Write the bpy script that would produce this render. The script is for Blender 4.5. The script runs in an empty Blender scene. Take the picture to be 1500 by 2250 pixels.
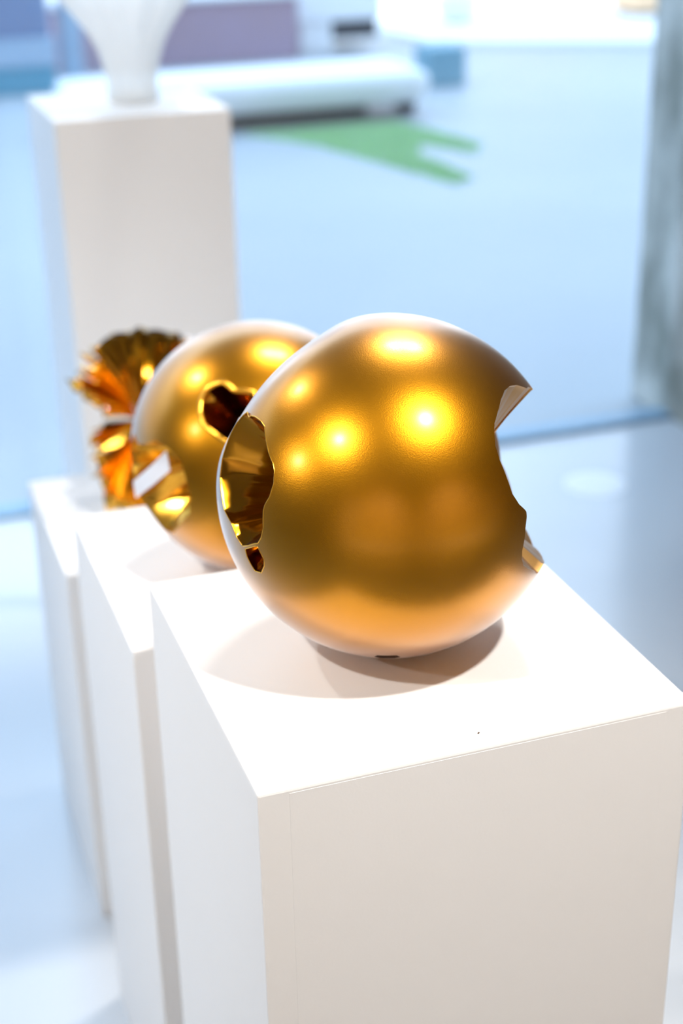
import bpy, bmesh, math, random
import numpy as np
from mathutils import Vector, Matrix
random.seed(7)
RNG = np.random.default_rng(11)
S = bpy.context.scene
COL = S.collection
rad = math.radians

# ------------------------------------------------------------------ camera
cam_d = bpy.data.cameras.new('camera')
cam = bpy.data.objects.new('camera', cam_d); COL.objects.link(cam)
cam_d.sensor_fit = 'VERTICAL'; cam_d.sensor_height = 36.0
cam_d.lens = 36.0 * 3277 / 2250
r_ = Vector((0.9438, -0.3301, -0.0178)); u_ = Vector((0.1517, 0.3846, 0.9105)); f_ = Vector((0.2937, 0.862, -0.413))
M = Matrix((r_, u_, -f_)).transposed().to_4x4(); M.translation = Vector((-0.2528, -0.9656, 1.7002))
cam.matrix_world = M
cam_d.clip_end = 300; cam_d.clip_start = .05
cam_d.dof.use_dof = True; cam_d.dof.focus_distance = 1.235; cam_d.dof.aperture_fstop = 3.1
S.camera = cam

# ------------------------------------------------------------------ sky
w = bpy.data.worlds.new('sky'); S.world = w; w.use_nodes = True
nt = w.node_tree; bg = nt.nodes['Background']
tc = nt.nodes.new('ShaderNodeTexCoord'); sp = nt.nodes.new('ShaderNodeSeparateXYZ')
ra = nt.nodes.new('ShaderNodeValToRGB')
nt.links.new(tc.outputs['Generated'], sp.inputs[0]); nt.links.new(sp.outputs['Z'], ra.inputs[0])
ra.color_ramp.elements[0].color = (.64, .795, 1, 1); ra.color_ramp.elements[1].color = (.42, .67, 1, 1)
nt.links.new(ra.outputs[0], bg.inputs['Color']); bg.inputs['Strength'].default_value = 3.2

# ------------------------------------------------------------------ sun, lamps, exposure
def lamp(name, kind, loc, energy, color=(1, .965, .92), radius=.05, aim=None, cone=50, blend=.8):
    d = bpy.data.lights.new(name, kind); d.energy = energy; d.color = color
    o = bpy.data.objects.new(name, d); COL.objects.link(o); o.location = loc
    if kind != 'SUN': d.shadow_soft_size = radius
    if aim is not None: o.rotation_euler = (Vector(aim) - Vector(loc)).to_track_quat('-Z', 'Y').to_euler()
    if kind == 'SPOT': d.spot_size = rad(cone); d.spot_blend = blend
    return o
sun = lamp('sun', 'SUN', (0, -20, 30), 4.0, (1, .96, .92), aim=(3, 5.0, 2.2)); sun.data.angle = rad(.6)
AIM = (.2, .6, .95)
lamp('ceiling_or_fill_spot', 'SPOT', (.78, 1.44, 3.2), 72, radius=.15, aim=AIM)
lamp('ceiling_or_fill_spot', 'SPOT', (1.10, 1.39, 3.2), 72, radius=.15, aim=AIM)
lamp('ceiling_or_fill_spot', 'SPOT', (.70, -.88, 3.2), 215, radius=.05, aim=AIM)
lamp('ceiling_or_fill_spot', 'SPOT', (-1.59, -.59, 3.2), 150, radius=.05, aim=(.2, .42, 1.1), cone=34, blend=1)
lamp('ceiling_or_fill_spot', 'SPOT', (-1.40, 1.95, 3.2), 95, radius=.05, aim=(.25, .75, .95), cone=40, blend=1)
lamp('ceiling_or_fill_spot', 'SPOT', (-3.0, .12, 2.6), 70, radius=.06, aim=AIM)
lamp('ceiling_or_fill_spot', 'SPOT', (-.3, .3, 3.2), 125, (1, .95, .89), radius=.05, aim=(.42, 2.45, 1.0), cone=36)  # added to brighten the front of the back plinth
lamp('ceiling_or_fill_spot', 'SPOT', (.75, 2.05, 3.2), 80, radius=.05, aim=(.42, 2.45, 1.2), cone=30)  # added overhead to lift the back plinth's top and the vase
lamp('fill_spot', 'SPOT', (1.4, -2.6, 3.1), 780, radius=.08, aim=(2.2, -4.6, 1.0), cone=100)  # added fill pair: bounce off the rear wall brightens the room
lamp('fill_spot', 'SPOT', (-1.6, -2.6, 3.1), 780, radius=.08, aim=(-2.4, -4.6, 1.0), cone=100)
S.view_settings.view_transform = 'Standard'; S.view_settings.look = 'None'
S.view_settings.exposure = 0.25; S.view_settings.gamma = 1; S.view_settings.use_curve_mapping = False

# ------------------------------------------------------------------ materials
def mat(name, color, rough=.6, metal=0, noise=None, bump=None, spec=.5, scale2=None):
    """noise = (scale, other colour, amount); bump = (scale, strength, distance)"""
    m = bpy.data.materials.new(name); m.use_nodes = True
    t = m.node_tree; b = t.nodes['Principled BSDF']
    b.inputs['Base Color'].default_value = (*color, 1); b.inputs['Roughness'].default_value = rough
    b.inputs['Metallic'].default_value = metal; b.inputs['Specular IOR Level'].default_value = spec
    tc = t.nodes.new('ShaderNodeTexCoord')
    if noise:
        n = t.nodes.new('ShaderNodeTexNoise'); n.inputs['Scale'].default_value = noise[0]; n.inputs['Detail'].default_value = 5
        mp = t.nodes.new('ShaderNodeMapping'); mp.inputs['Scale'].default_value = scale2 or (1, 1, 1)
        t.links.new(tc.outputs['Object'], mp.inputs[0]); t.links.new(mp.outputs[0], n.inputs['Vector'])
        c = t.nodes.new('ShaderNodeValToRGB')
        c.color_ramp.elements[0].position = .5 - noise[2]; c.color_ramp.elements[1].position = .5 + noise[2]
        c.color_ramp.elements[0].color = (*color, 1); c.color_ramp.elements[1].color = (*noise[1], 1)
        t.links.new(n.outputs['Fac'], c.inputs[0]); t.links.new(c.outputs[0], b.inputs['Base Color'])
    if bump:
        n = t.nodes.new('ShaderNodeTexNoise'); n.inputs['Scale'].default_value = bump[0]; n.inputs['Detail'].default_value = 3
        t.links.new(tc.outputs['Object'], n.inputs['Vector'])
        bn = t.nodes.new('ShaderNodeBump'); bn.inputs['Strength'].default_value = bump[1]; bn.inputs['Distance'].default_value = bump[2]
        t.links.new(n.outputs['Fac'], bn.inputs['Height']); t.links.new(bn.outputs[0], b.inputs['Normal'])
    return m
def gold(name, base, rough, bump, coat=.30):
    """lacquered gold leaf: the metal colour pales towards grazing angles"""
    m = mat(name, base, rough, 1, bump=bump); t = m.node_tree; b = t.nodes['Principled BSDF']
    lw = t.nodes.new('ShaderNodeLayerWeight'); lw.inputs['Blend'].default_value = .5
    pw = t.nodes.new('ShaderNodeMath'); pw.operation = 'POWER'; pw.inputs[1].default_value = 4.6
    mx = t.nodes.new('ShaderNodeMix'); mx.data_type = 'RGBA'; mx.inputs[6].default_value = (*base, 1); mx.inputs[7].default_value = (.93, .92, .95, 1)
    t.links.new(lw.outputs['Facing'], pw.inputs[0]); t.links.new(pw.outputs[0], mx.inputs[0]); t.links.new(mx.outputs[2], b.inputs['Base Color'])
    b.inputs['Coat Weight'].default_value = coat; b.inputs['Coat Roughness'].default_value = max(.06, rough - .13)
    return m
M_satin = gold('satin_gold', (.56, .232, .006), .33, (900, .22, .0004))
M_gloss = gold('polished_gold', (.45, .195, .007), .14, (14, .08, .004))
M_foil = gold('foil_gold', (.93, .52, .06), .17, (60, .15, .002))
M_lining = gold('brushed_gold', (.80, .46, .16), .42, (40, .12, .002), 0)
M_pale = mat('pale_lacquer', (.86, .86, .90), .3, noise=(20, (.82, .82, .87), .3))
M_rim = mat('gold_edge', (.85, .42, .04), .22, 1)
M_plinth = mat('white_painted_board', (.92, .90, .885), .55, noise=(5, (.91, .89, .87), .3), bump=(260, .10, .0008), spec=.35)
M_floor = mat('polished_concrete', (.70, .725, .75), .22, noise=(1.6, (.74, .76, .785), .25), bump=(5, .03, .004), spec=1.0)
M_wall = mat('plaster', (.42, .39, .36), .9, noise=(2, (.40, .37, .34), .3))
M_wallwarm = mat('warm_plaster', (.34, .29, .24), .9, noise=(2, (.32, .27, .23), .3))
M_ceil = mat('ceiling_paint', (.36, .33, .30), .9, noise=(2, (.34, .31, .28), .3))
M_ground = mat('grey_paving', (.34, .36, .375), .5, noise=(.5, (.41, .42, .43), .22), bump=(30, .15, .01))
M_conc = mat('weathered_concrete', (.24, .25, .22), .9, noise=(2.6, (.56, .56, .52), .12), bump=(25, .4, .01), scale2=(2, 2, 1), spec=.2)
M_frame = mat('blue_grey_metal', (.26, .40, .52), .4, noise=(6, (.28, .43, .55), .3))
M_white = mat('white_concrete', (.82, .82, .82), .5, noise=(4, (.78, .78, .79), .3), bump=(40, .1, .003))
M_dark = mat('dark_steel', (.03, .035, .045), .5, noise=(8, (.04, .045, .055), .3))
M_mauve = mat('mauve_cladding', (.36, .25, .29), .7, noise=(1.6, (.38, .28, .36), .25), scale2=(1, 1, 2))
M_teal = mat('teal_stone', (.16, .32, .40), .6, noise=(5, (.19, .36, .44), .3))
M_bluegrey = mat('blue_grey_panel', (.16, .22, .36), .5, noise=(3, (.18, .26, .42), .3))
M_paleblue = mat('pale_blue_panel', (.34, .46, .58), .5, noise=(3, (.32, .44, .58), .3))
M_tealp = mat('teal_panel', (.07, .28, .40), .5, noise=(3, (.09, .31, .43), .3))
M_facade = mat('white_render', (.85, .83, .81), .8, noise=(.7, (.80, .79, .77), .3))
M_grey = mat('grey_render', (.45, .44, .43), .85, noise=(.8, (.42, .41, .40), .3))
M_orange = mat('orange_panel', (.92, .62, .38), .6, noise=(2, (.90, .58, .34), .3))
M_grass = mat('moss_green', (.34, .56, .26), .8, noise=(6, (.42, .62, .33), .3))
M_lightpatch = mat('painted_light_white', (.97, .97, .97), .25, noise=(9, (.95, .95, .95), .3), spec=1.0)  # white tone carries a pool of light on the floor
M_foot = mat('dark_felt', (.06, .025, .01), .8, noise=(60, (.08, .035, .015), .3))

m = M_vase = mat('frosted_glass', (.95, .93, .90), .25, noise=(2.2, (.84, .82, .79), .2), scale2=(3, 3, .7))
t = m.node_tree; b = t.nodes['Principled BSDF']; out = t.nodes['Material Output']
tr = t.nodes.new('ShaderNodeBsdfTranslucent'); tr.inputs[0].default_value = (.97, .94, .89, 1)
tp = t.nodes.new('ShaderNodeBsdfTransparent'); mx = t.nodes.new('ShaderNodeMixShader'); mx2 = t.nodes.new('ShaderNodeMixShader')
mx.inputs[0].default_value = .55; mx2.inputs[0].default_value = .5
t.links.new(b.outputs[0], mx.inputs[1]); t.links.new(tr.outputs[0], mx.inputs[2])
t.links.new(mx.outputs[0], mx2.inputs[1]); t.links.new(tp.outputs[0], mx2.inputs[2]); t.links.new(mx2.outputs[0], out.inputs[0])

m = M_glass = bpy.data.materials.new('window_glass'); m.use_nodes = True
t = m.node_tree; t.nodes.remove(t.nodes['Principled BSDF']); out = t.nodes['Material Output']
tp = t.nodes.new('ShaderNodeBsdfTransparent'); tp.inputs[0].default_value = (.955, .975, .985, 1)
gl = t.nodes.new('ShaderNodeBsdfGlossy'); gl.inputs['Roughness'].default_value = .0
lw = t.nodes.new('ShaderNodeLayerWeight'); lw.inputs['Blend'].default_value = .5; pw = t.nodes.new('ShaderNodeMath'); pw.operation = 'POWER'; pw.inputs[1].default_value = 5
ma = t.nodes.new('ShaderNodeMath'); ma.operation = 'MULTIPLY_ADD'; ma.inputs[1].default_value = .9; ma.inputs[2].default_value = .04; mx = t.nodes.new('ShaderNodeMixShader')
t.links.new(lw.outputs['Facing'], pw.inputs[0]); t.links.new(pw.outputs[0], ma.inputs[0]); t.links.new(ma.outputs[0], mx.inputs[0])
t.links.new(tp.outputs[0], mx.inputs[1]); t.links.new(gl.outputs[0], mx.inputs[2]); t.links.new(mx.outputs[0], out.inputs[0])

# ------------------------------------------------------------------ helpers
def link_mesh(name, verts, faces, material, parent=None, smooth=False):
    me = bpy.data.meshes.new(name); me.from_pydata([tuple(v) for v in verts], [], [tuple(f) for f in faces]); me.update()
    me.materials.append(material)
    if smooth: me.polygons.foreach_set('use_smooth', [True] * len(me.polygons))
    o = bpy.data.objects.new(name, me); COL.objects.link(o)
    if parent: o.parent = parent
    return o
def tag(o, label=None, cat=None, group=None, kind=None):
    for k, v in (('label', label), ('category', cat), ('group', group), ('kind', kind)):
        if v: o[k] = v
    return o
def empty(name, loc, label, cat, group=None):
    o = bpy.data.objects.new(name, None); COL.objects.link(o); o.location = loc; o.empty_display_size = .1
    return tag(o, label, cat, group)
def from_bm(name, bm, material, parent=None, smooth=False):
    me = bpy.data.meshes.new(name); bm.to_mesh(me); bm.free(); me.materials.append(material)
    if smooth: me.polygons.foreach_set('use_smooth', [True] * len(me.polygons))
    o = bpy.data.objects.new(name, me); COL.objects.link(o)
    if parent: o.parent = parent
    return o
def box_bm(lo, hi, bev=0, seg=2, bm=None):
    bm = bm or bmesh.new()
    vs = bmesh.ops.create_cube(bm, size=1)['verts']
    for v in vs:
        v.co = Vector([lo[i] if v.co[i] < 0 else hi[i] for i in range(3)])
    if bev:
        es = list({e for v in vs for e in v.link_edges})
        bmesh.ops.bevel(bm, geom=es, offset=bev, segments=seg, affect='EDGES', profile=.6)
    return bm
def box(name, lo, hi, material, parent=None, bev=0, seg=2):
    return from_bm(name, box_bm(lo, hi, bev, seg), material, parent)
def structure(o): o['kind'] = 'structure'; return o

# ------------------------------------------------------------------ the room
WY = 2.87                                    # the window line
RX0, RX1, RY0, H = -3.6, 4.6, -4.6, 3.3
structure(box('floor', (RX0, RY0, -.12), (RX1, WY, 0), M_floor))
structure(box('ceiling', (RX0, RY0, H), (RX1, WY + .2, H + .2), M_ceil))
structure(box('wall_left', (RX0 - .2, RY0, -.1), (RX0, WY + .2, H), M_wall))
structure(box('wall_right', (RX1, RY0, -.1), (RX1 + .2, WY + .2, H), M_wallwarm))
structure(box('wall_back', (RX0 - .2, RY0 - .2, -.1), (RX1 + .2, RY0, H), M_wallwarm))
structure(box('wall_front', (RX0, WY, 2.95), (RX1, WY + .2, H), M_wall))
# the storeys above, whose shadow falls across the square outside
structure(box('trim_1', (-16, RY0 - 3, H + .2), (16, WY + .2, 11.5), M_grey))
def window(n, x0, x1):
    o = structure(box('window_%d' % n, (x0, WY + .035, .014), (x1, WY + .047, 2.93), M_glass))
    f = bmesh.new()
    box_bm((x0, WY + .0, 0), (x1, WY + .08, .014), .003, 1, f); box_bm((x0, WY + .0, 2.90), (x1, WY + .08, 2.95), .003, 1, f)
    from_bm('window_frame', f, M_frame, o)
window(1, RX0, 2.165)
structure(box('wall_front', (2.565, WY, -.1), (RX1, WY + .2, 2.95), M_wall))

# ------------------------------------------------------------------ the square outside
structure(box('trim_2', (-40, WY + .08, -.3), (60, 70, -.012), M_ground))

# concrete column on the window line
col = empty('concrete_column', (2.365, 2.95, -.012), 'weathered grey concrete column standing at the window line on the right', 'column')
bm = bmesh.new(); box_bm((-.20, -.193, -.0), (.20, .19, 3.27), .012, 2, bm)
from_bm('shaft', bm, M_conc, col)

# ------------------------------------------------------------------ plinths
def plinth(loc, h, label, group='white display plinths in a row', size=.4, seams=False):
    o = empty('display_plinth', loc, label, 'plinth', group)
    s = size / 2
    from_bm('body', box_bm((-s, -s, 0), (s, s, h), .0022, 2), M_plinth, o)
    if seams:
        from_bm('front_panel', box_bm((-s + .027, -s - .0002, .01), (s - .027, -s + .004, h - .004), .0002, 1), M_plinth, o)
    return o
plinth((.2, .2, 0), 1.0, 'tall white square plinth nearest the camera, under the largest gold sphere', seams=True)
plinth((.2, .73, 0), .85, 'lower white square plinth behind the nearest one, second in the row')
plinth((.21, 1.335, 0), .66, 'lowest white square plinth, third in the row, under the pleated gold fans')
plinth((.415, 2.45, 0), 1.162, 'tall white square plinth at the back by the window, carrying the flared vase', group=None, size=.385)

# ------------------------------------------------------------------ gold spheres
R0 = .1572
def dirv(lon, lat):
    lo, la = rad(lon), rad(lat); return np.array([math.cos(la) * math.sin(lo), -math.cos(la) * math.cos(lo), math.sin(la)])
def basis(ax):
    t = np.cross([0, 0, 1.], ax); t /= np.linalg.norm(t); return t, np.cross(ax, t)
def to2(P, ax):                               # azimuthal equidistant about the hole's axis
    t, b = basis(ax); c = np.clip(P @ ax, -1, 1); a = np.arccos(c); x = P @ t; y = P @ b; n = np.hypot(x, y) + 1e-12
    return np.stack([a * x / n, a * y / n], -1)
def to3(Q, ax):
    t, b = basis(ax); a = np.hypot(Q[:, 0], Q[:, 1]); k = np.sin(a) / (a + 1e-12)
    return np.cos(a)[:, None] * ax + (Q[:, 0] * k)[:, None] * t + (Q[:, 1] * k)[:, None] * b
def sdist(Q, poly):                           # positive outside
    out = np.full(len(Q), 1e9); ins = np.zeros(len(Q), bool)
    for i in range(len(poly)):
        a, b = poly[i], poly[(i + 1) % len(poly)]; d = b - a; L = d @ d
        if L < 1e-14: continue
        u = np.clip(((Q - a) @ d) / L, 0, 1); out = np.minimum(out, np.hypot(*(Q - a - u[:, None] * d).T))
        c = (a[1] > Q[:, 1]) != (b[1] > Q[:, 1])
        if abs(d[1]) > 1e-14: ins ^= c & (Q[:, 0] < d[0] * (Q[:, 1] - a[1]) / d[1] + a[0])
    return np.where(ins, -out, out)
def smooth_poly(P, step=.012, rounds=1):      # resample, light rounding of the corners
    pts = []
    for i in range(len(P)):
        a, b = P[i], P[(i + 1) % len(P)]; n = max(1, int(np.linalg.norm(b - a) / step))
        pts += [a + (b - a) * k / n for k in range(n)]
    pts = np.array(pts)
    for _ in range(rounds): pts = (np.roll(pts, 1, 0) + 2 * pts + np.roll(pts, -1, 0)) / 4
    return pts
class Hole:
    def __init__(s, ll, axis=None, depth=.3, apex=None, rounds=1):
        P = np.array([dirv(*p) for p in ll]); s.ax = dirv(*axis) if axis else P.mean(0) / np.linalg.norm(P.mean(0))
        s.poly = smooth_poly(to2(P, s.ax), rounds=rounds); s.rim = to3(s.poly, s.ax)
        s.apex = np.array(apex) if apex is not None else s.ax * depth
def icosphere(n):
    bm = bmesh.new(); bmesh.ops.create_icosphere(bm, subdivisions=n, radius=1)
    bm.verts.ensure_lookup_table()
    V = np.array([v.co[:] for v in bm.verts]); F = np.array([[v.index for v in f.verts] for f in bm.faces]); bm.free()
    return V / np.linalg.norm(V, axis=1)[:, None], F
def cut_sphere(holes, n=6, k=3):
    V, F = icosphere(n)
    def field(V): return np.min([sdist(to2(V, h.ax), h.poly) for h in holes], 0)
    d = field(V)
    for _ in range(k):                       # refine the triangles that a rim runs through
        L = np.linalg.norm(V[F[:, 0]] - V[F[:, 1]], axis=1)
        near = (np.abs(d[F]).min(1) < L * 1.2)
        Fn = F[near]; keep = F[~near]
        m = [V[Fn[:, i]] + V[Fn[:, (i + 1) % 3]] for i in range(3)]
        m = [x / np.linalg.norm(x, axis=1)[:, None] for x in m]
        base = len(V); c = len(Fn)
        NV = np.concatenate(m); V = np.concatenate([V, NV]); d = np.concatenate([d, field(NV)])
        i0, i1, i2 = base + np.arange(c), base + c + np.arange(c), base + 2 * c + np.arange(c)
        F = np.concatenate([keep, np.stack([Fn[:, 0], i0, i2], 1), np.stack([i0, Fn[:, 1], i1], 1), np.stack([i2, i1, Fn[:, 2]], 1), np.stack([i0, i1, i2], 1)])
    verts = list(V); faces = [tuple(f) for f in F[(d[F] > 0).all(1)]]; cache = {}
    def cross(a, b):
        key = (min(a, b), max(a, b))
        if key not in cache:
            u = d[a] / (d[a] - d[b]); p = V[a] + (V[b] - V[a]) * u; verts.append(p / np.linalg.norm(p)); cache[key] = len(verts) - 1
        return cache[key]
    for f in F[(d[F] > 0).any(1) & (d[F] <= 0).any(1)]:
        poly = []
        for i in range(3):
            a, b = int(f[i]), int(f[(i + 1) % 3])
            if d[a] > 0: poly.append(a)
            if (d[a] > 0) != (d[b] > 0): poly.append(cross(a, b))
        if len(poly) >= 3: faces.append(tuple(poly))
    verts = np.array(verts); used = np.unique(np.concatenate([np.array(f) for f in faces])); ren = -np.ones(len(verts), int); ren[used] = np.arange(len(used))
    return verts[used], [tuple(int(ren[i]) for i in f) for f in faces]
def shell(name, holes, parent, material, roll=None, amount=.05, reach=.16):
    """roll: the hole whose edge the sheet bends in towards"""
    V, F = cut_sphere(holes); rho = np.ones(len(V)); Nn = V.copy()
    if roll is not None:
        def bend(P): return 1 - amount * np.exp(-(np.maximum(sdist(to2(P, roll.ax), roll.poly), 0) / reach) ** 2)
        rho = bend(V); e = 1e-3
        t1 = np.cross(V, [.3, .5, .8]); t1 /= np.linalg.norm(t1, axis=1)[:, None]; t2 = np.cross(V, t1)
        for tt in (t1, t2): 
            Q = V + e * tt; Q /= np.linalg.norm(Q, axis=1)[:, None]; Nn = Nn - tt * ((bend(Q) - rho) / e / rho)[:, None]
        Nn /= np.linalg.norm(Nn, axis=1)[:, None]
    o = link_mesh(name, V * rho[:, None] * R0, F, material, parent, True)
    o.data.normals_split_custom_set_from_vertices([tuple(v) for v in Nn])
    o.location = (0, 0, R0)
    return o
def funnel(h, parent, material, flute=.012, creases=14, seed=0, name='pleated_funnel', rings=22, soft=0):
    """Rim edge of the sheet, then folded walls running in to the funnel's tip."""
    g = np.random.default_rng(seed); n = len(h.rim)
    arc = np.concatenate([[0], np.cumsum(np.linalg.norm(np.diff(h.rim, axis=0), axis=1))]); arc /= arc[-1] + 1e-9
    ph = np.sort(g.random(creases)); hgt = g.normal(0, 1, creases); hgt[1::2] = -np.abs(hgt[1::2]); hgt[::2] = np.abs(hgt[::2])
    fl = np.interp(arc, np.concatenate([[ph[-1] - 1], ph, [ph[0] + 1]]), np.concatenate([[hgt[-1]], hgt, [hgt[0]]]))
    V = [h.rim * .9995, h.rim * .986]
    inner = h.rim * .986
    nrm = np.cross(np.roll(h.rim, -1, 0) - np.roll(h.rim, 1, 0), h.rim - h.apex); nrm /= np.linalg.norm(nrm, axis=1)[:, None] + 1e-9
    walk = inner.copy()
    for k in range(1, rings + 1):
        for _ in range(soft): walk = (np.roll(walk, 1, 0) + 2 * walk + np.roll(walk, -1, 0)) / 4
        s = (1 - k / rings) ** 1.0; s = max(s, .02)
        p = h.apex + (walk - h.apex) * s + nrm * (fl * flute * 4 * s * (1 - s))[:, None]
        V.append(p)
    V = np.concatenate(V); F = []
    for k in range(rings + 1):
        for i in range(n):
            j = (i + 1) % n; F.append((k * n + i, k * n + j, (k + 1) * n + j, (k + 1) * n + i))
    F.append(tuple((rings + 1) * n + i for i in range(n)))
    o = link_mesh(name, V * R0, F, material, parent, True); o.location = (0, 0, R0)
    o.data.set_sharp_from_angle(angle=rad(22))
    return o
def lip(h, parent, rr=.0016, name='rolled_rim'):
    n = len(h.rim); P = h.rim * R0; T = np.roll(P, -1, 0) - np.roll(P, 1, 0); T /= np.linalg.norm(T, axis=1)[:, None] + 1e-9
    A = h.rim; B = np.cross(T, A); B /= np.linalg.norm(B, axis=1)[:, None] + 1e-9; V = []; F = []
    for i in range(n):
        for k in range(8):
            a = k * math.pi / 4; V.append(P[i] + (A[i] * math.cos(a) + B[i] * math.sin(a)) * rr - A[i] * rr * .5)
    for i in range(n):
        j = (i + 1) % n
        for k in range(8): F.append((i * 8 + k, i * 8 + (k + 1) % 8, j * 8 + (k + 1) % 8, j * 8 + k))
    o = link_mesh(name, V, F, M_rim, parent, True); o.location = (0, 0, R0); return o
def foot(parent):
    bm = bmesh.new(); bmesh.ops.create_cone(bm, cap_ends=True, segments=40, radius1=.020, radius2=.019, depth=.006)
    for v in bm.verts: v.co.z += .003
    return from_bm('foot', bm, M_foot, parent)
def circle_hole(lon, lat, rdeg, wob=.08, seed=1, n=40):
    g = np.random.default_rng(seed); ax = dirv(lon, lat); a = np.linspace(0, 2 * np.pi, n, endpoint=False)
    r = rad(rdeg) * (1 + wob * sum(g.normal() * np.cos(k * a + g.random() * 6) / k for k in range(2, 6)))
    P = to3(np.stack([r * np.cos(a), r * np.sin(a)], 1), ax)
    return [(math.degrees(math.atan2(p[0], -p[1])), math.degrees(math.asin(p[2]))) for p in P]

# --- first sphere: slit-like opening on the left, wide bite on the right, bite on the far upper left
A = [(-91.59, 34.58), (-93.54, 32.74), (-95.44, 29.4), (-96.82, 23.28), (-97.19, 15.71), (-95.46, 9.86), (-91.57, 5.89), (-87.56, 1.49), (-81.65, -0.56), (-78.61, -4.01), (-74.93, -5.98), (-71.4, -4.44), (-67.99, -2.55), (-66.11, -1.73), (-64.43, 0.7), (-63.35, 4.25), (-63.78, 9.93), (-63.26, 11.98), (-61.75, 14.84), (-61.01, 19.19), (-61.79, 22.86), (-63.59, 25.17), (-66.97, 27.69), (-70.77, 31.05), (-74.59, 34.36), (-78.48, 35.37), (-83.72, 35.34), (-86.99, 34.68), (-87.55, 33.84), (-89.64, 34.02)]
A_low = [(-73.68, -6.48), (-73.43, -9.24), (-72.09, -11.45), (-70.35, -13.57), (-66.71, -12.83), (-64.38, -9.33), (-63.84, -6.78), (-65.0, -4.88), (-66.26, -3.06), (-67.62, -3.22), (-70.46, -4.74)]
B = [(77.8, 37.4), (70.2, 36.3), (66, 38.3), (62.51, 38.94), (58.29, 41.14), (54.47, 42.97), (48.04, 44.59), (41.36, 44.66), (34.77, 42.91), (28.64, 39.97), (24.0, 37.12), (21.83, 34.58), (20.04, 30.54), (19.86, 26.24), (20.88, 20.25), (21.85, 14.97), (24.19, 10.95), (26.48, 8.62), (27.27, 7.62), (27.33, 5.95), (26.5, 2.44), (26.35, -0.28), (25.89, -2.8), (25.53, -5.08), (26.0, -8.55), (27.77, -11.47), (31.39, -14.22), (37.08, -17.5), (42.5, -21.5), (46, -22.5), (50, -21), (62, -25), (80, -28), (100, -24), (114, -8), (120, 10), (116, 24), (104, 31), (92, 33), (82, 33.2), (76, 33.6), (75.5, 34.6), (79.5, 36.4)]
G1 = empty('gold_sphere', (.1926, .2063, 1.0), 'large sharp satin gold hollow sphere with torn openings, on the nearest plinth', 'sphere', 'satin gold spheres')
hA = Hole(A, rounds=0, apex=dirv(-60, 14) * .22); hL = Hole(A_low, rounds=0, apex=dirv(-66, -4) * .80); hB = Hole(B, axis=(66, 8), rounds=0, apex=dirv(40, 12) * .42)
_ax = dirv(-119.04, 43.92); _w = -np.array(f_) - _ax * (-np.array(f_) @ _ax); _w /= np.linalg.norm(_w); _s = np.cross(_ax, _w)   # _w points from the far side round to the near side
_a = np.linspace(0, 2 * np.pi, 48, endpoint=False)
_e = np.stack([rad(18.5) * np.sin(_a) * np.where(np.cos(_a) > 0, 1, 1.0), np.where(np.cos(_a) > 0, rad(7), rad(48)) * np.cos(_a)], 1)
_P = [math.cos(np.hypot(*e)) * _ax + math.sin(np.hypot(*e)) * (e[0] * _s + e[1] * _w) / np.hypot(*e) for e in _e]
hC = Hole([(math.degrees(math.atan2(p[0], -p[1])), math.degrees(math.asin(p[2]))) for p in _P], rounds=1)
hN = Hole([(-29.2, -53.0), (-27.0, -49.6), (-17.2, -49.3), (-15.1, -52.6), (-17.43, -56.63), (-26.51, -57.38)], rounds=0, depth=.95)
shell('shell', (hA, hL, hN, hB, hC), G1, M_satin, roll=hC, amount=.045, reach=.2)
funnel(hA, G1, M_gloss, .0035, 44, 5, soft=6); funnel(hL, G1, M_gloss, .04, 5, 7); funnel(hB, G1, M_lining, .02, 9, 2); hC.rim *= .955; funnel(hC, G1, M_gloss, .03, 9, 4)
funnel(hN, G1, M_foot, .0, 4, 3, name='notch'); lip(hA, G1, .0006); lip(hL, G1, .0006); foot(G1)

# --- second sphere
A2 = [(-76, 14.5), (-73.42, 16.08), (-69.56, 18.39), (-60.65, 17.41), (-54.1, 15.25), (-51.32, 13.43), (-48.54, 6.39), (-46.15, -1.88), (-48.03, -10.3), (-54.15, -17.25), (-65.58, -27.27), (-75, -29), (-84, -20), (-90, -27), (-99, -13), (-97, -3), (-104, 4), (-93, 14), (-84, 12)]
B2 = [(-37.04, 50.16), (-42.89, 48.81), (-46.91, 45.54), (-47.76, 40.11), (-46.23, 35.2), (-42.96, 30.63), (-39.24, 28.11), (-35.29, 26.53), (-31.06, 23.95), (-20.94, 22.3), (-14.37, 29.75), (-12.47, 39.46), (-15.9, 45.35), (-24.11, 46.5), (-28.79, 46.4), (-31.49, 48.0)]
G2 = empty('gold_sphere', (.2081, .7044, .85), 'blurred satin gold hollow sphere on the second plinth, partly behind the nearest sphere', 'sphere', 'satin gold spheres')
hA2 = Hole(A2, rounds=0, apex=dirv(-50, 10) * .25); hB2 = Hole(B2, rounds=2, apex=dirv(-30, 30) * .45)
hC2 = Hole(circle_hole(110, 10, 26, .1, 8), rounds=1)
shell('shell', (hA2, hB2, hC2), G2, M_satin)
funnel(hA2, G2, M_foil, .03, 12, 9, soft=1); funnel(hB2, G2, M_gloss, .05, 8, 3); funnel(hC2, G2, M_gloss, .03, 9, 6)
lip(hB2, G2, .0036); foot(G2)
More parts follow.
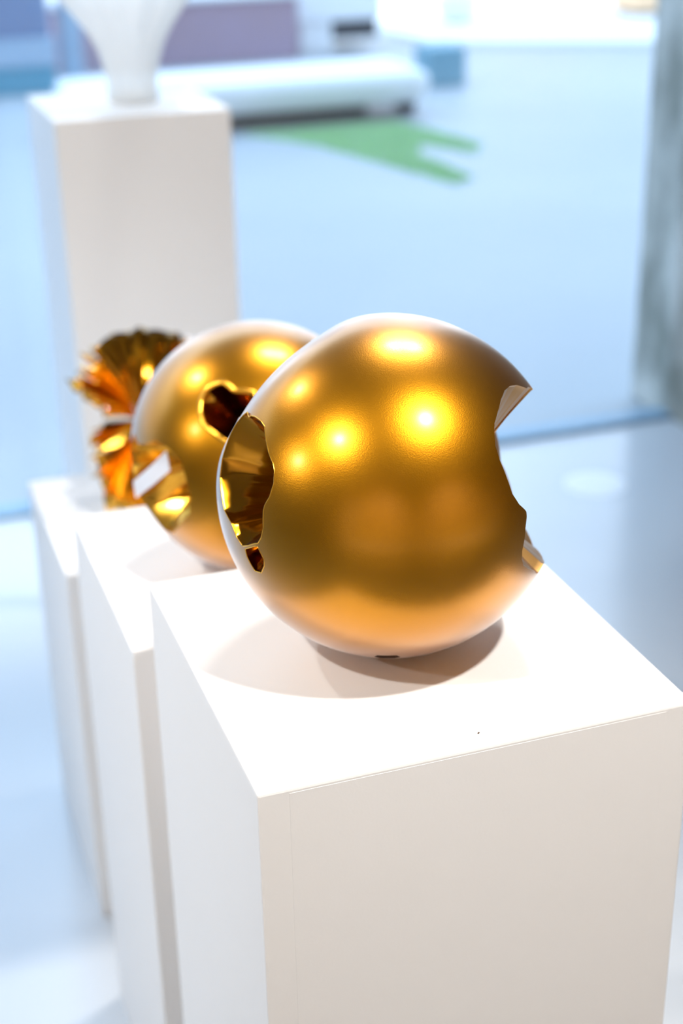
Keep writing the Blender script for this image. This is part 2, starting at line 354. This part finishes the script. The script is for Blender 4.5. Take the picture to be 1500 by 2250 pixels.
# pale strip folded across the side opening
def V2(p): return np.array([0, 0, R0]) + (p[0] * np.array(r_) + p[1] * np.array(u_) - p[2] * np.array(f_)) * R0
q = [V2(p) for p in [(-.975, -.275, .10), (-.80, -.165, .40), (-.655, -.06, .64), (-.625, -.205, .64), (-.79, -.315, .40), (-.955, -.405, .10)]]
o = link_mesh('folded_strip', q, [(0, 1, 4, 5), (1, 2, 3, 4)], M_pale, G2); o['label'] = 'pale white strip of the sheet folded across the side opening'
so = o.modifiers.new('sheet', 'SOLIDIFY'); so.thickness = .0012; so.offset = 0

# --- third piece: a sphere folded open into pleated fans
G3 = empty('pleated_gold_fan', (.2, 1.33, .66), 'crumpled shiny gold fan sculpture of folded foil on the lowest plinth', 'sculpture')
vr, vu, vf = np.array(r_), np.array(u_), np.array(f_)
def V3(p): return (p[0] * vr + p[1] * vu - p[2] * vf) * R0 + np.array([0, 0, R0])
def fan(name, apex, rim, pleats, amp, seed, material=M_foil, rings=9, jag=.04, bow=.0):
    g = np.random.default_rng(seed); rim = np.array(rim, float); apex = np.array(apex, float)
    s = np.linspace(0, len(rim) - 1, pleats * 2 + 1); P = np.stack([np.interp(s, np.arange(len(rim)), rim[:, i]) for i in range(3)], 1)
    dd = P - apex; nrm = np.cross(np.gradient(P, axis=0), dd); nrm /= np.linalg.norm(nrm, axis=1)[:, None] + 1e-9
    zig = np.where(np.arange(len(P)) % 2 == 0, 1, -1) * amp * (.5 + g.random(len(P)))
    ln = 1 + jag * g.normal(size=len(P)); V = []; F = []; n = len(P)
    for k in range(rings + 1):
        q = .03 + .97 * k / rings
        for i in range(n): V.append(V3(apex + dd[i] * q * (1 + (ln[i] - 1) * q) + nrm[i] * (zig[i] * q + bow * q * (1 - q))))
    for k in range(rings):
        for i in range(n - 1): F.append((k * n + i, k * n + i + 1, (k + 1) * n + i + 1, (k + 1) * n + i))
    o = link_mesh(name, V, F, material, G3, True); o.data.set_sharp_from_angle(angle=rad(15))
    so = o.modifiers.new('sheet', 'SOLIDIFY'); so.thickness = .0012; so.offset = 0
    return o
fan('upper_fan', (-.17, .08, -.25), [(.66, .78, -.55), (.42, .93, -.45), (.22, 1.01, -.40), (-.16, 1.04, -.30), (-.45, .95, -.15), (-.64, .78, .0)], 9, .022, 1, M_gloss, jag=.01, bow=-.22)
fan('side_fan', (-.17, .06, -.15), [(-.58, .84, -.12), (-.66, .66, .0), (-.68, .52, .08), (-.75, .43, .15), (-.74, .33, .2), (-.64, .22, .22), (-.46, .08, .15)], 17, .045, 2, M_foil, jag=.10, bow=-.12)
fan('lower_fan', (-.14, .05, -.25), [(-.40, .04, .0), (-.56, -.06, .15), (-.60, -.16, .2), (-.50, -.30, .25), (-.58, -.44, .2), (-.55, -.60, .15), (-.47, -.84, .1), (-.30, -.92, .05)], 12, .06, 3, M_foil, jag=.08, bow=-.12)
fan('base_fan', (-.10, .0, -.25), [(-.46, -.84, .1), (-.28, -.92, .2), (-.02, -.93, .3), (.22, -.92, .25), (.45, -.82, .15)], 8, .05, 4, M_foil, jag=.02, bow=.12)
hD = Hole(circle_hole(-109, 0, 112, .06, 12, 70), axis=(-109, 0), rounds=1, apex=dirv(71, 0) * .15)
shell('shell', (hD,), G3, M_satin).rotation_euler = (0, 0, 0)
funnel(hD, G3, M_foil, .07, 18, 12)
foot(G3)

# tiny speck on the nearest plinth
bm = bmesh.new(); bmesh.ops.create_icosphere(bm, subdivisions=1, radius=.0008)
for v in bm.verts: v.co.x *= 2.0; v.co.z *= .5
o = from_bm('speck', bm, M_foot); o.location = (.203, .021, 1.0004); o.rotation_euler.z = .6
tag(o, 'tiny dark speck lying on the nearest plinth top in front of the large sphere', 'speck')

# ------------------------------------------------------------------ flared vase on the back plinth
VA = empty('flared_vase', (.435, 2.455, 1.162), 'tall flared translucent white glass vase on the plinth by the window', 'vase')
prof = [(0, .055), (.006, .058), (.02, .057), (.045, .058), (.08, .063), (.12, .074), (.16, .094), (.20, .122), (.24, .150), (.28, .176), (.33, .205), (.38, .226), (.42, .240)]
V = []; F = []; N = 120
for (z, r) in prof:
    wv = max(0, (z - .06) / .36)
    for i in range(N):
        a = 2 * math.pi * i / N
        rr = r * (1 + wv * (.15 * math.cos(5 * a + .6) + .09 * math.cos(13 * a + 1.3) + .04 * math.cos(29 * a))); V.append((rr * math.cos(a), rr * math.sin(a), z + wv * .03 * math.cos(5 * a + .2)))
for k in range(len(prof) - 1):
    for i in range(N): j = (i + 1) % N; F.append((k * N + i, k * N + j, (k + 1) * N + j, (k + 1) * N + i))
F.append(tuple(range(N))[::-1])
o = link_mesh('bowl', V, F, M_vase, VA, True); so = o.modifiers.new('wall', 'SOLIDIFY'); so.thickness = .004; so.offset = -1

# ------------------------------------------------------------------ pool of light on the floor, painted as a white disc
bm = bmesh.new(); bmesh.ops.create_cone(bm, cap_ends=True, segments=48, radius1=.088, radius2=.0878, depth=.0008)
o = from_bm('floor_light_patch', bm, M_lightpatch); o.location = (1.695, 2.50, .0005)
tag(o, 'painted round pool of white light on the grey floor inside the window', 'light patch')

# ------------------------------------------------------------------ things in the square
GZ = -.012
def bench(x0, x1, y0, y1, h, label, gap, foot_x):
    o = empty('concrete_bench', ((x0 + x1) / 2, (y0 + y1) / 2, GZ), label, 'bench', None); cx, cy = (x0 + x1) / 2, (y0 + y1) / 2
    L, W = (x1 - x0) / 2, (y1 - y0) / 2
    # cross-section with a belly that curves in underneath
    sec = [(-W, h - .05), (-W + .02, h - .012), (-W + .06, h), (W - .06, h), (W - .02, h - .012), (W, h - .05), (W - .02, h - .14), (W - .10, h - .21), (W - .24, gap), (-W + .24, gap), (-W + .10, h - .21), (-W + .02, h - .14)]
    V = []; F = []; n = len(sec); xs = [(-L, .72), (-L + .03, .9), (-L + .1, 1), (L - .1, 1), (L - .03, .9), (L, .72)]
    mid = (h + gap) / 2
    for (x, s) in xs:
        for (y, z) in sec: V.append((x, y * (.5 + .5 * s), mid + (z - mid) * s))
    for k in range(len(xs) - 1):
        for i in range(n): j = (i + 1) % n; F.append((k * n + i, (k + 1) * n + i, (k + 1) * n + j, k * n + j))
    F.append(tuple(range(n))); F.append(tuple((len(xs) - 1) * n + i for i in range(n))[::-1])
    s = link_mesh('seat', V, F, M_white, o)
    for (a, b_) in foot_x:
        box('base', (a - cx, -W + .28, 0), (b_ - cx, W - .28, gap + .01), M_dark, o, .01, 1)
    return o
bench(1.25, 3.60, 8.33, 9.10, .31, 'long white concrete bench with curved underside, beside the moss strip outside the window', .075, ((1.35, 3.25), (3.52, 3.60)))
SB = empty('concrete_bench', (4.13, 11.95, GZ), 'short white concrete bench farther off, right of the mauve planter', 'bench')
box('seat', (-.38, -.25, .26), (.40, .45, .52), M_white, SB, .03, 2); box('base', (-.35, -.22, 0), (-.05, .42, .27), M_white, SB, .015, 1)
box('recess_shade', (-.06, -.22, .11), (.36, .40, .265), M_dark, SB, .006, 1)  # dark slab put in for the shade under the seat

PL = empty('mauve_planter', (2.6, 11.75, GZ), 'long low mauve planter wall behind the white concrete bench', 'planter')
box('wall', (-.95, -.25, 0), (1.09, .25, .50), M_mauve, PL, .01, 1)
cp = bmesh.new(); box_bm((-.98, -.28, .50), (1.12, .28, .545), .008, 1, cp); from_bm('coping', cp, M_white, PL)

BO = empty('stone_block', (4.22, 9.68, GZ), 'small square teal stone block standing alone on the paving past the bench', 'block')
from_bm('body', box_bm((-.15, -.15, 0), (.15, .15, .28), .02, 2), M_teal, BO)

PT = empty('steel_post', (1.66, 10.75, GZ), 'pale blue upright post between the blue cabinet and the mauve planter', 'post')
box('shaft', (-.075, -.05, 0), (.075, .05, 2.6), M_paleblue, PT, .01, 1); box('base_plate', (-.12, -.1, 0), (.12, .1, .02), M_paleblue, PT, .004, 1)

CB = empty('utility_cabinet', (1.10, 10.75, GZ), 'blue utility cabinet with pale middle band, left of the pale post', 'cabinet')
box('base', (-.50, -.2, 0), (.40, .2, .20), M_tealp, CB, .01, 1)
box('shelf', (-.52, -.22, .20), (.41, .22, .40), M_paleblue, CB, .01, 1)
box('panel', (-.45, -.19, .40), (.38, .19, .78), M_bluegrey, CB, .01, 1)
box('top', (-.52, -.22, .78), (.41, .22, .86), M_white, CB, .01, 1)

tb = [(4.95, 11.75), (9.0, 9.6), (16, 9.6), (16, 15.85), (4.95, 15.85)]
structure(link_mesh('trim_3', [(x, y, z) for z in (GZ - .05, GZ + .05) for (x, y) in tb], [(4, 3, 2, 1, 0), (5, 6, 7, 8, 9)] + [(i, (i + 1) % 5, 5 + (i + 1) % 5, 5 + i) for i in range(5)], M_facade))   # added slab; its white colour stands in for sunlit paving
OB = empty('orange_block', (7.75, 12.75, GZ + .05), 'pale orange block on the bright slab, seen just left of the concrete column', 'block')
box('body', (-.28, -.25, .04), (.28, .25, .62), M_orange, OB, .015, 2); box('base', (-.24, -.21, 0), (.24, .21, .045), M_dark, OB)
BP = empty('round_planter', (5.75, 12.9, GZ + .05), 'round white planter bowl far off at the sunny edge of the square', 'planter')
V = []; F = []; N = 40; prof = [(0, .10), (.03, .15), (.10, .20), (.24, .22), (.25, .21), (.25, .18), (.18, .17)]
for (z, r) in prof:
    for i in range(N): V.append((r * math.cos(2 * math.pi * i / N), r * math.sin(2 * math.pi * i / N), z))
for k in range(len(prof) - 1):
    for i in range(N): j = (i + 1) % N; F.append((k * N + i, k * N + j, (k + 1) * N + j, (k + 1) * N + i))
F.append(tuple(range(N))[::-1]); F.append(tuple((len(prof) - 1) * N + i for i in range(N)))
link_mesh('bowl', V, F, M_white, BP, True)

# white building across the square
FB = empty('white_building', (9, 16, GZ), 'white rendered building in the sun across the square', 'building')
box('wall', (-9, 0, 0), (20, 6, 8), M_facade, FB); box('plinth_course', (-9, -.08, 0), (20, 0, .35), M_facade, FB, .01, 1)
d = box('door', (-1.5, -.07, .0), (-.3, .02, 2.2), M_orange, FB, .01, 1)
for i in range(8):
    wn = box('window', (-7.8 + i * 3.4, -.03, 3.4), (-6.2 + i * 3.4, .02, 5.4), M_bluegrey, FB)
    box('window_sill', (-7.9 + i * 3.4, -.14, 3.3), (-6.1 + i * 3.4, 0, 3.4), M_facade, wn)
GB = empty('grey_building', (-14, 19, GZ), 'grey rendered building behind the mauve planter across the square', 'building')
box('wall', (-16, 0, 0), (12, 6, 9), M_grey, GB)

# moss strip: low tufts growing in two tongues between the slabs
poly = [np.array(p) for p in [(2.30, 8.30), (2.75, 8.30), (3.34, 8.30), (3.40, 8.05), (3.52, 7.35), (3.38, 7.13), (3.18, 7.50), (3.05, 7.2), (3.10, 6.50), (2.93, 6.37), (2.77, 7.00), (2.60, 7.71)]]
pp = np.array(poly)
g = np.random.default_rng(4); c = np.stack([g.uniform(2.2, 3.6, 16000), g.uniform(6.3, 8.7, 16000)], 1)
c = c[sdist(c, pp) < 0]
V = []; F = []
for (x, y) in c:
    h = g.uniform(.010, .026); a = g.uniform(0, 6.28); wd = g.uniform(.006, .011); b0 = len(V)
    for k in range(3): V.append((x + wd * math.cos(a + 2.09 * k), y + wd * math.sin(a + 2.09 * k), GZ))
    V.append((x + g.normal(0, .006), y + g.normal(0, .006), GZ + h)); F += [(b0, b0 + 1, b0 + 3), (b0 + 1, b0 + 2, b0 + 3), (b0 + 2, b0, b0 + 3)]
o = link_mesh('moss', V, F, M_grass); tag(o, 'green moss growing on the paving in front of the white bench', 'moss', kind='stuff')
